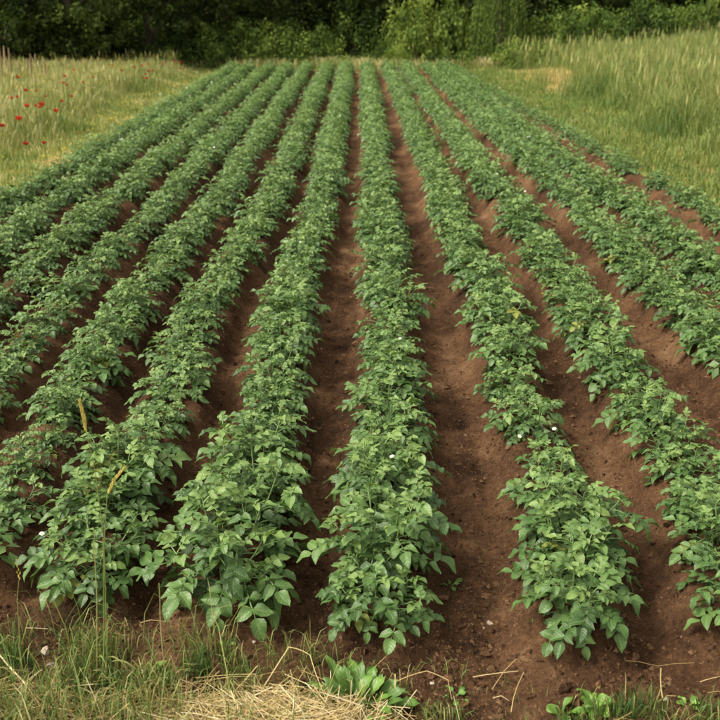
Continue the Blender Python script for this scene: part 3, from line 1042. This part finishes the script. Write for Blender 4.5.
def plant_layout(r, size=1.0, low=0.0):
    """stems (point lists) and leaves (young?, variant, 3x3, origin); low>0 sprawls the plant"""
    stems, leaves = [], []
    nst = r.integers(6, 9)
    a0 = r.uniform(0, 6.28)
    for i in range(nst):
        az = a0 + i * 6.283 / nst + r.uniform(-.35, .35)
        lean = r.uniform(.15, .68) + .25 * low if i else r.uniform(0, .2)
        L = r.uniform(.15, .25) * size
        n = 7
        p = np.array([math.cos(az), math.sin(az), 0]) * r.uniform(.01, .05) + np.array([0, 0, -.02])
        pts = [p]
        for k in range(1, n):
            ln = lean * (1.25 - .5 * k / n)
            p = p + L / (n - 1) * np.array([math.sin(ln) * math.cos(az), math.sin(ln) * math.sin(az), math.cos(ln)])
            pts.append(p)
        pts = np.array(pts)
        stems.append(pts)
        nl = 8
        for j in range(nl):
            s = .18 + .82 * j / (nl - 1)
            q = np.array([np.interp(s * (n - 1), np.arange(n), pts[:, k]) for k in range(3)])
            la = az + (j * 2.4 + r.uniform(-.4, .4))
            # leaves turn towards the outside of the plant
            dv = np.array([math.cos(la) + .55 * math.cos(az), math.sin(la) + .55 * math.sin(az)])
            la = math.atan2(dv[1], dv[0])
            yg = j >= nl - 2
            el = -.22 + .5 * s + r.uniform(-.2, .2) if not yg else r.uniform(.0, .6)
            k = size * (r.uniform(.85, 1.12) if yg else (.72 + .42 * math.sin(math.pi * min(1, s * 1.05))) * r.uniform(.88, 1.12))
            M = rot('z', la) @ rot('y', -el) @ rot('x', r.uniform(-.3, .3)) * k
            leaves.append((yg, int(r.integers(0, 1000)), M, q))
        M = rot('z', r.uniform(0, 6.28)) @ rot('y', -.7) * size * .8
        leaves.append((True, int(r.integers(0, 1000)), M, pts[-1]))
    return stems, leaves


def stem_mesh(pts, size=1.0):
    g = G()
    tube(g, pts[::2], np.linspace(.0046, .0026, len(pts[::2])) * size, 5, .5)
    return g.mesh("stem", M_STEM)


def bake_plant(seed, bigA, yngA, size=1.0, low=0.0, stems_too=False, bump_tint=0):
    r = np.random.default_rng(seed)
    stems, leaves = plant_layout(r, size, low)
    g = G()
    for yg, v, M, q in leaves:
        V, Q, T, c, l = (yngA[v % len(yngA)] if yg else bigA[v % len(bigA)])
        g.add(V @ M.T + q, Q, T, c + r.uniform(-.09, .09), l)
    gs = G()
    for s in stems:
        tube(gs, s[::3], .0045, 4, .5)
    return g, gs


MID = []
for i in range(10):
    g, gs = bake_plant(400 + i, BIGA, YNGA)
    MID.append((g.mesh("foliage", M_LEAF), gs.mesh("stems", M_STEM)))
FARV = [bake_plant(500 + i, LBIGA, LYNGA)[0].arrays() for i in range(7)]

FPETAL = petal_mesh(.017, .017, .12, M_PETAL, .6)
FCEN = ball_mesh(.004, M_FCENTRE, "flower_centre", 1.6, .6)


def flower_on(parent, pos, tilt=(0, 0), s=1.0):
    g = G()
    tube(g, [(0, 0, -.1), (.004, 0, -.05), (0, 0, 0)], .0016, 4, .6)
    st = link("flower", g.mesh("flower_stalk", M_STEM), parent, mw=Matrix.Translation(pos) @ Matrix.Rotation(tilt[0], 4, 'X') @ Matrix.Rotation(tilt[1], 4, 'Y') @ Matrix.Scale(s, 4))
    for k in range(5):
        link("petal", FPETAL, st, mw=Matrix.Rotation(k * 1.2566, 4, 'Z'))
    link("flower_centre", FCEN, st, mw=Matrix.Translation((0, 0, .003)))


# where every plant stands
plants = []
for k in ROW_ORDER:
    y = ROWS[k][2] + .10
    r = np.random.default_rng(600 + ROW_ORDER.index(k))
    i = 0
    while y < FAR_Y:
        x = float(row_x(k, y)) + r.normal() * .035
        sparse = (k == "R5")
        size = float(np.clip(r.normal(1.04, .13), .74, 1.32)) * (1 + .05 * float(sst(8, 18, y)))
        if k in ("L1", "L2") and i < 3:
            size = max(size, 1.0) * 1.16
        elif k in ("L2", "L3", "L4", "L5", "L6", "L7"):
            size *= .92
        else:
            size *= 1.0
        if sparse:
            size *= .74
        if not (sparse and r.random() < .12):
            plants.append(dict(row=k, i=i, x=x, y=float(y), size=size, seed=int(r.integers(1, 1 << 30))))
        y += r.uniform(.27, .42) if not sparse else r.uniform(.33, .45)
        i += 1
for p in plants:
    p["z"] = float(height(p["x"], p["y"])) - .015
    a, b, D = to_px(p["x"], p["y"], p["z"] + .25)
    p["px"], p["py"], p["D"] = a, b, D
    m = .24 * FPX / D
    p["vis"] = (-m * .5 < a < 720 + m * .5) and (b < 720)
vis = sorted([p for p in plants if p["vis"]], key=lambda p: p["D"])
single = vis[:300]
for j, p in enumerate(single):
    p["rank"] = j
N_NEAR = 120
flower_at = [(555, 420), (520, 428), (40, 521), (392, 450), (497, 173), (470, 340), (300, 240), (640, 255), (525, 190), (190, 225), (400, 330)]
for p in single:
    p["flowers"] = []
for fx, fy in flower_at:
    b = min(single, key=lambda p: math.hypot(p["px"] - fx, (p["py"] - 30 * 6 / p["D"] * 0 - fy)))
    b["flowers"].append((fx, fy))

seen_in_row = {}
for p in sorted(single, key=lambda p: p["y"]):
    k = p["row"]
    seen_in_row[k] = seen_in_row.get(k, 0) + 1
    p["ord"] = seen_in_row[k]
n_leaf = 0
for p in single:
    r = np.random.default_rng(p["seed"])
    o = link("potato_plant", None, None, (p["x"], p["y"], p["z"]))
    near_end = p["row"] in ("C", "R1", "L1", "L2")
    how = "bushy" if p["size"] > 1.15 else ("small" if p["size"] < .9 else "leafy")
    if p["flowers"]:
        how = "white-flowered"
    frm = "from the near row end" if near_end else "in view from the frame edge"
    tag(o, "%s potato plant, %s %s, %s" % (how, nth(p["ord"]), frm, ROW_NAME[p["row"]]), "potato plant", "potato plants in the rows")
    if p["rank"] < N_NEAR:
        low = 1.0 if (p["i"] == 0) else 0.0
        stems, leaves = plant_layout(r, p["size"], low)
        for s in stems:
            link("stem", stem_mesh(s, p["size"]), o)
        for yg, v, M, q in leaves:
            me = YNGM[v % len(YNGM)] if yg else BIGM[v % len(BIGM)]
            if not yg and v < 9:
                me = OLDM[v % 3]
            M4 = Matrix([[*M[0], q[0]], [*M[1], q[1]], [*M[2], q[2]], [0, 0, 0, 1]])
            link("leaf", me, o, mw=M4)
            n_leaf += 1
        top = max(float(s[-1][2]) for s in stems)
    else:
        f, s = MID[p["seed"] % len(MID)]
        rz = r.uniform(0, 6.28)
        mw = Matrix.Rotation(rz, 4, 'Z') @ Matrix.Diagonal((p["size"], p["size"], p["size"] * r.uniform(.9, 1.1), 1))
        fo = link("foliage", f, o, mw=mw)
        fo["kind"] = "stuff"
        link("stem", s, o, mw=mw)
        top = .25 * p["size"]
    for fx, fy in p["flowers"]:
        wx, wy = P(fx, fy, p["z"] + top + .06)
        lx, ly = wx - p["x"], wy - p["y"]
        m = math.hypot(lx, ly)
        if m > .22:
            lx, ly = lx * .22 / m, ly * .22 / m
        flower_on(o, (lx, ly, top + .06 - .3 * math.hypot(lx, ly)), (r.uniform(-.1, .6), r.uniform(-.4, .4)), .72)

# everything beyond those 300, and the plants just outside the picture
ids = {id(p) for p in single}
rest = [p for p in plants if id(p) not in ids and -320 < p["px"] < 1040 and p["py"] < 820]
g = G()
for p in rest:
    r = np.random.default_rng(p["seed"])
    V, Q, T, c, l = FARV[p["seed"] % len(FARV)]
    M = rot('z', r.uniform(0, 6.28)) * p["size"]
    g.add(V @ M.T + np.array([p["x"], p["y"], p["z"]]), Q, T, c + r.uniform(-.12, .12), l)
tag(link("distant_potato_plants", g.mesh("distant_potato_plants", M_LEAF)), "potato plants merging into green bands towards the far end of the rows", "potato plants", "potato plants in the rows", "stuff")
# blossoms on the distant plants
nb = 60
sel = rng.choice(len(rest), nb)
cs = np.array([[rest[i]["x"] + rng.normal() * .1, rest[i]["y"] + rng.normal() * .1, rest[i]["z"] + .29 * rest[i]["size"]] for i in sel])
V, T, t = leaf_cloud(cs, np.full(nb, .012), 5, .03, np.full(nb, .6), rng)
tag(link("distant_potato_blossom", mk("distant_potato_blossom", V, None, T, t, None, True, M_PETAL)), "tiny white potato blossoms dotted over the distant rows", "flowers", kind="stuff")

# ------------------------------------------------------------------ foreground: grass bank, straw, weeds, stones
def front_grass():
    r = np.random.default_rng(71)
    lst = []
    n = 22000
    x = r.uniform(-2.6, 2.6, n)
    d = r.random(n) ** 1.2 * 1.0
    y = near_edge(x) + .06 - d
    left = sst(.25, -.5, x)
    right = sst(.75, 1.1, x)
    dens = .3 + .35 * left + .65 * right
    clump = vn(x, y, .12, 81) * .6 + vn(x, y, .3, 82) * .5
    ok = r.random(n) < dens * (.35 + .9 * (clump > -.05)) * np.where(d < .12, .45, 1)
    for sx, sy in ((45, 650), (51, 665), (254, 640), (432, 682)):
        wx, wy = P(sx, sy, 0)
        ok &= ~((np.abs(x - wx) < .06) & (y < wy + .04) & (y > wy - .16))
    x, y, d, clump, left = x[ok], y[ok], d[ok], clump[ok], left[ok]
    m = len(x)
    h = (.04 + .09 * r.random(m) + .08 * clump * (clump > 0)) * (.7 + .7 * left) * (1 + 1.1 * (r.random(m) < .08))
    tint = np.clip(.17 + .13 * r.normal(size=m) + .42 * (r.random(m) < .42), .02, .95)
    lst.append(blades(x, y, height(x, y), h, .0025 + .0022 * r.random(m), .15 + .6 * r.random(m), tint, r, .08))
    grass_object("bank_grass", lst, "short green and dry grass along the front of the field")


front_grass()


def grass_tuft(px, py, n, h, spread, tint, label, seed, lean=.5):
    r = np.random.default_rng(seed)
    x, y = P(px, py, 0.02)
    a, m = r.random(n) * 6.28, spread * np.sqrt(r.random(n))
    bx, by = m * np.cos(a), m * np.sin(a) * .7
    hh = h * (.45 + .6 * r.random(n))
    t = np.clip(tint + .1 * r.normal(size=n) + .4 * (r.random(n) < .12), .02, .95)
    V, Q, T, t = blades(bx, by, 0 * bx, hh, .0035 + .003 * r.random(n), lean * (.2 + .9 * r.random(n)), t, r, .05)
    o = link("grass_tuft", mk("grass_tuft", V, Q, T, t, None, True, M_GRASS), None, (x, y, float(height(x, y))))
    tag(o, label, "grass tuft", "grass tufts along the front bank")


grass_tuft(12, 668, 90, .22, .10, .12, "thick grass tuft at the lower left picture edge", 1)
grass_tuft(28, 704, 50, .10, .08, .2, "low grass tuft below the two pale stones", 2)
grass_tuft(82, 690, 70, .19, .09, .14, "grass tuft left of the tall ripe wild grass stalks", 3)
grass_tuft(125, 690, 70, .17, .09, .13, "grass tuft right of the tall ripe wild grass stalks", 4)
grass_tuft(197, 676, 80, .17, .08, .13, "grass tuft above the left end of the straw heap", 5)
grass_tuft(160, 690, 50, .14, .07, .2, "grass tuft at the foot of the pale straw-coloured stalk", 6)
grass_tuft(640, 712, 90, .15, .10, .13, "grass tuft between the bright weed and the yellow stalk", 7)
grass_tuft(612, 716, 60, .12, .08, .17, "grass tuft right below the bright leafy weed", 8)
grass_tuft(440, 716, 70, .09, .09, .2, "small curly grass tuft right of the straw heap", 9, .9)
grass_tuft(705, 716, 45, .11, .08, .15, "grass tuft in the lower right picture corner", 10)
grass_tuft(575, 718, 40, .1, .07, .17, "thin grass tuft left below the bright leafy weed", 11)
grass_tuft(105, 660, 40, .2, .05, .3, "yellowing grass tuft around the tall ripe stalks", 12)
grass_tuft(240, 668, 26, .12, .05, .15, "sparse grass tuft at the foot of the bent straw", 13)


def straw_heap():
    r = np.random.default_rng(91)
    g = G()
    cx0, cy0 = P(282, 720, .05)
    for i in range(2300):
        x = cx0 + r.normal() * .26
        y = cy0 + r.normal() * .10 - .06
        e = ((x - cx0) / .52) ** 2 + ((y - cy0 + .04) / .22) ** 2
        if e > 1.15 or x > cx0 + .46:
            continue
        z = float(height(x, y)) + .085 * max(0, 1 - e) * r.random() ** .6 + .006
        L = r.uniform(.08, .34)
        a = r.normal(.0, .8) + (3.14 if r.random() < .5 else 0)
        d = np.array([math.cos(a), math.sin(a), r.normal() * .2])
        b = np.array([0, 0, r.uniform(-.03, .02)]) * L / .3
        k = np.array([-d[1], d[0], 0]) * r.normal() * .04
        c = np.array([x, y, z])
        tube(g, [c - d * L / 2, c - b + k, c + d * L / 2], r.uniform(.0010, .0022), 3, np.clip(.66 + .24 * r.normal(), .0, 1))
    tag(link("straw_heap", g.mesh("straw_heap", M_STRAW)), "heap of golden dry straw at the bottom of the picture", "straw", kind="stuff")
    # tangled dead grass left of it
    g = G()
    for i in range(900):
        x, y = P(r.uniform(-30, 700) if r.random() < .22 else r.uniform(-30, 190), 0, 0)[0] * 0, 0
        px = r.uniform(-40, 200) if r.random() < .96 else r.uniform(380, 760)
        x, y = P(px, r.uniform(688, 760), .02)
        L = r.uniform(.05, .2)
        a = r.uniform(0, 6.28)
        el = abs(r.normal() * .35)
        d = np.array([math.cos(a) * math.cos(el), math.sin(a) * math.cos(el), math.sin(el)])
        c = np.array([x, y, float(height(x, y)) + .01 + .02 * r.random()])
        tube(g, [c, c + d * L * .5 + np.array([0, 0, .012]), c + d * L + np.array([0, 0, -.01])], r.uniform(.0008, .0016), 3, np.clip(.45 + .25 * r.normal(), .05, 1))
    tag(link("dead_grass_litter", g.mesh("dead_grass_litter", M_STRAW)), "tangled dead grass lying along the front bank", "dry grass", kind="stuff")


straw_heap()


def straw(pts, rad, label, tint=.75, name="straw_stalk", mat=None):
    """pts: (px, py, z above the ground plane)"""
    w = np.array([(*P(a, b, z), z) for a, b, z in pts])
    base = w[0].copy()
    px_ = pts[0][0]
    g = G()
    # a few in-between points keep the kinks but soften the line
    q = [w[0]]
    for i in range(1, len(w)):
        sag = np.array([.006 * math.sin(i * 2.3 + px_), .006, .004 * math.cos(i + px_)]) * (np.linalg.norm(w[i] - w[i - 1]) / .15)
        q += [w[i - 1] * .67 + w[i] * .33 + sag, w[i - 1] * .33 + w[i] * .67 + sag, w[i]]
    tube(g, np.array(q) - base, np.linspace(rad, rad * .55, len(q)), 5, tint * .92)
    o = link(name, g.mesh(name, mat or M_STRAW), None, tuple(base))
    tag(o, label, "straw", "single straws lying on the front bank")
    return o


straw([(-4, 650, .12), (22, 680, .08), (47, 724, .02)], .004, "thick pale straw slanting across the lower left corner", .95)
straw([(262, 690, .03), (289, 647, .15), (310, 655, .13), (334, 716, .03)], .0022, "straw bent like a tent above the straw heap", .85)
straw([(395, 682, .02), (427, 671, .06), (448, 680, .05), (452, 700, .02)], .0016, "thin kinked straw on the soil right of the dandelion weed", .7)
straw([(473, 677, .01), (518, 671, .015)], .0022, "short straight straw lying on bare soil below the first right row", .85)
straw([(511, 712, .01), (524, 672, .08)], .0016, "single upright thin straw on bare soil near the bottom", .8)
straw([(196, 678, .06), (255, 674, .07), (262, 688, .04)], .002, "long straw lying flat left of the bent straw", .8)
straw([(168, 690, .03), (258, 676, .08), (286, 672, .06)], .0016, "slightly bowed straw reaching from the grass to the bent straw", .7)
straw([(285, 674, .06), (322, 690, .05), (352, 706, .03)], .002, "straw sloping right above the straw heap", .85)
straw([(160, 714, .05), (182, 683, .07)], .0035, "short thick straw leaning at the heap's left end", .8)
straw([(545, 664, .0), (600, 661, .01), (658, 666, .005), (716, 664, .01)], .0012, "long thin dry stem lying across the soil at lower right", .5)
straw([(563, 573, .06), (585, 570, .05), (604, 577, .03)], .0014, "curved dry twig beside the first right row", .6)
straw([(370, 672, .03), (398, 645, .08), (405, 626, .1)], .0012, "thin bent dry stem behind the dandelion weed", .55)
straw([(140, 623, .0), (150, 620, .02), (172, 622, .0)], .0016, "small dry stem lying on soil near the left row ends", .6)
straw([(26, 628, .02), (48, 629, .015)], .002, "short pale straw lying above the two pale stones", .9)
straw([(663, 700, .01), (661, 668, .12)], .0032, "stiff upright yellow stalk standing at lower right", .72)
straw([(700, 682, .0), (722, 676, .01)], .0018, "pale straw scrap at the lower right picture edge", .8)


def wild_grass(base_px, pts, head_from, label, hr=.006, seed=0, stem_t=.6, n=40):
    bx, by = P(*base_px, 0.0)
    z0 = float(height(bx, by))
    o = link("wild_grass_stalk", None, None, (bx, by, z0))
    tag(o, label, "grass stalk", "ripe wild grass stalks at lower left")
    # pts: (px, py) at the stalk's own distance
    Y0 = by
    w = []
    for a, b in pts:
        u, v = (a - 360) / FPX, (360 - b) / FPX
        d = np.array([u, _ct + v * _st, -_st + v * _ct])
        s = Y0 / d[1]
        x, y, z = d[0] * s, d[1] * s, CAM_H + d[2] * s
        w.append((x * _cy - y * _sy - bx, x * _sy + y * _cy - by, z - z0))
    w = np.array([(0, 0, -.01)] + w)
    g = G()
    k = head_from + 1
    tube(g, w[:k + 1], np.linspace(.0022, .0012, k + 1), 5, stem_t)
    link("stem", g.mesh("stem", M_GRASS), o)
    # ear: a spindle with overlapping grains
    r = np.random.default_rng(seed)
    g = G()
    h = w[k:]
    tt_ = np.linspace(0, 1, n)
    for j, t in enumerate(tt_):
        s = t * (len(h) - 1)
        p = np.array([np.interp(s, np.arange(len(h)), h[:, c]) for c in range(3)])
        p2 = np.array([np.interp(min(len(h) - 1, s + .05), np.arange(len(h)), h[:, c]) for c in range(3)])
        d = p2 - p
        d = d / (np.linalg.norm(d) + 1e-9) if np.linalg.norm(d) > 1e-6 else np.array([0, 0, 1.])
        a = j * 2.4
        side = np.array([math.cos(a), math.sin(a), 0])
        R_ = hr * math.sin(math.pi * (.12 + .8 * t)) ** .6
        q = p + side * R_ * .5
        tip = q + d * .016 + side * R_ * .8
        tube(g, [q, q * .5 + tip * .5 + side * .001, tip], [.0007, .0022, .0004], 4, .55 + .15 * r.normal())
    if n:
        link("seed_head", g.mesh("seed_head", M_YEAR), o)
    # one dry leaf blade
    g = G()
    f = .35
    p = w[0] * (1 - f) + w[1] * f
    a = r.uniform(0, 6.28)
    d = np.array([math.cos(a), math.sin(a) * .4, .8])
    V, Q = [], []
    for j in range(6):
        t = j / 5
        c = p + d * .16 * t + np.array([0, 0, -.12 * t * t])
        ww = .0035 * (1 - t) + .0004
        V += [c + np.array([0, ww, 0]) + np.array([ww, 0, 0]), c - np.array([0, ww, 0]) - np.array([ww, 0, 0])]
        if j:
            Q.append([2 * j - 2, 2 * j - 1, 2 * j + 1, 2 * j])
    g.add(V, Q, None, .6)
    link("leaf_blade", g.mesh("leaf_blade", M_GRASS), o)


M_YEAR = veg_mat("ripe_ear", [(0, (.3, .26, .05)), (.5, (.52, .42, .09)), (1, (.66, .55, .2))], rough=.6, transl=.15)
wild_grass((104, 690), [(104, 600), (103, 530), (95, 470), (88, 440), (86, 432), (84, 418), (80, 402)], 4, "tallest ripe grass stalk with upright yellow ear at lower left", .005, 1)
wild_grass((107, 692), [(106, 610), (104, 545), (107, 498), (108, 494), (114, 480), (124, 468)], 3, "ripe grass stalk with slanting yellow ear over the second left row", .005, 2)
wild_grass((166, 692), [(164, 665), (161, 632), (160, 615), (160, 600), (159, 583)], 4, "pale thin grass stalk standing before the first left row", .0015, 3, .9, 0)
wild_grass((22, 668), [(20, 640), (17, 600), (19, 580), (19, 574), (16, 562)], 2, "short grass stalk with small knobbly head near the left edge", .005, 4, .7, 9)
wild_grass((97, 688), [(97, 600), (95, 560), (93, 548), (93, 545), (96, 530)], 4, "dry grass stem just left of the tallest ripe stalk", .003, 5, .75, 0)


# dandelion-like weed and small leafy weeds
def long_leaf(r, L, W, up, curl, tint, lobes=True):
    g = G()
    ns, nw = 10, 4
    t = np.linspace(0, 1, ns + 1)
    ang = up - curl * t
    X = np.concatenate([[0], np.cumsum(np.cos(ang[:-1]) * L / ns)])
    Z = np.concatenate([[0], np.cumsum(np.sin(ang[:-1]) * L / ns)])
    w = W * .5 * (.18 + np.sin(np.pi * np.clip(t, 0, 1) ** 1.35) ** .8)
    if lobes:
        w = w * (1 - .22 * (np.arange(ns + 1) % 2))
    w[-1] = .001
    u = np.linspace(-1, 1, nw + 1)
    V = np.stack([X[:, None] - np.sin(ang)[:, None] * .35 * w[:, None] * np.abs(u), w[:, None] * u, Z[:, None] + np.cos(ang)[:, None] * .35 * w[:, None] * np.abs(u) + .004 * np.sin(9 * t[:, None] + 2 * u)], -1).reshape(-1, 3)
    i = np.arange(ns)[:, None] * (nw + 1) + np.arange(nw)[None, :]
    Q = np.stack([i, i + nw + 1, i + nw + 2, i + 1], -1).reshape(-1, 4)
    luv = np.stack([u[None, :] + 0 * t[:, None], t[:, None] + 0 * u[None, :]], -1).reshape(-1, 2)
    g.add(V, Q, None, tint, luv)
    return g.mesh("leaf", M_WEED)


def weed(name, px, py, n, L, W, up, label, cat, seed, lobes, tint, spread=.02):
    r = np.random.default_rng(seed)
    x, y = P(px, py, .02)
    o = link(name, None, None, (x, y, float(height(x, y)) - .004))
    vs = [long_leaf(r, L * r.uniform(.75, 1.15), W * r.uniform(.8, 1.15), r.uniform(*up), r.uniform(.5, 1.4), tint + .15 * r.normal(), lobes) for _ in range(5)]
    for i in range(n):
        a = i * 2.4 + r.uniform(-.3, .3)
        m = spread * math.sqrt(i / n)
        link("leaf", vs[i % 5], o, mw=Matrix.Translation((m * math.cos(a), m * math.sin(a), 0)) @ Matrix.Rotation(a, 4, 'Z') @ Matrix.Rotation(.5 * (i / n - .4), 4, 'Y') @ Matrix.Rotation(r.uniform(-.4, .4), 4, 'X') @ Matrix.Scale(r.uniform(.75, 1.1), 4))
    tag(o, label, cat, "broad-leaved weeds on the front bank")


weed("dandelion_plant", 358, 706, 70, .135, .042, (.85, 1.55), "lush dandelion-like weed with upright toothed leaves below the middle row", "weed", 11, True, .5, .12)
weed("leafy_weed", 596, 702, 16, .075, .034, (.5, 1.2), "bright yellow-green leafy weed at lower right", "weed", 12, False, .62, .02)
weed("leafy_weed", 563, 708, 7, .07, .03, (.4, 1.1), "small dark weed left of the bright leafy weed", "weed", 13, False, .3, .02)
weed("leafy_weed", 120, 712, 9, .07, .042, (.1, .5), "low round-leaved weed under the ripe grass stalks", "weed", 14, False, .3, .05)
weed("leafy_weed", 153, 676, 6, .075, .02, (.6, 1.3), "narrow-leaved weed between the ripe stalks and pale stalk", "weed", 15, False, .7, .015)
weed("leafy_weed", 452, 575, 6, .045, .016, (.4, 1.2), "tiny green seedling in the furrow right of the middle row", "weed", 16, False, .45, .02)
weed("leafy_weed", 455, 518, 8, .05, .014, (.4, 1.2), "small weed seedling halfway up the furrow right of the middle row", "weed", 17, False, .25, .04)
weed("leafy_weed", 690, 700, 6, .05, .02, (.3, 1.0), "small weed between the yellow stalk and right picture edge", "weed", 18, False, .5, .02)
weed("leafy_weed", 456, 690, 6, .045, .02, (.3, 1.0), "small weed on bare soil right of the dandelion weed", "weed", 19, False, .4, .03)
weed("leafy_weed", 228, 640, 5, .05, .018, (.4, 1.1), "tiny weed at the end of the first left row", "weed", 20, False, .5, .015)


def stone(px, py, s, label, seed, tint=.6):
    r = np.random.default_rng(seed)
    g = G()
    n = 8
    th = np.linspace(-1.5, 1.5, 6)
    tube(g, np.stack([0 * th, 0 * th, .65 * s * np.sin(th)], -1), s * np.cos(th) + .0005, n, tint)
    V, Q, T, c, l = g.arrays()
    V = V * (1 + .16 * r.normal(size=(len(V), 1))) * np.array([1.25, .9, 1])
    x, y = P(px, py, 0)
    o = link("stone", mk("stone", V, Q, None, c, l, False, M_STONE), None, (x, y, float(height(x, y)) + s * .3))
    o.rotation_euler.z = r.uniform(0, 6)
    tag(o, label, "stone", "pale stones on the front soil")


stone(45, 650, .019, "larger pale stone on soil at lower left", 1, .8)
stone(51, 665, .013, "smaller pale stone just below the larger one at lower left", 2, .6)
stone(490, 614, .012, "pinkish stone in the furrow left of the first right row", 3, .45)
stone(484, 616, .008, "small stone touching the pinkish stone in the furrow", 4, .35)
stone(432, 682, .008, "small pale stone on soil under the kinked straw", 5, .8)
stone(666, 699, .010, "small pale stone at the foot of the yellow stalk", 6, .7)
stone(254, 640, .009, "white pebble on soil between the left rows' ends and straw", 7, 1.1)
print("plants", len(plants), "leaf objects", n_leaf, "rest", len(rest))
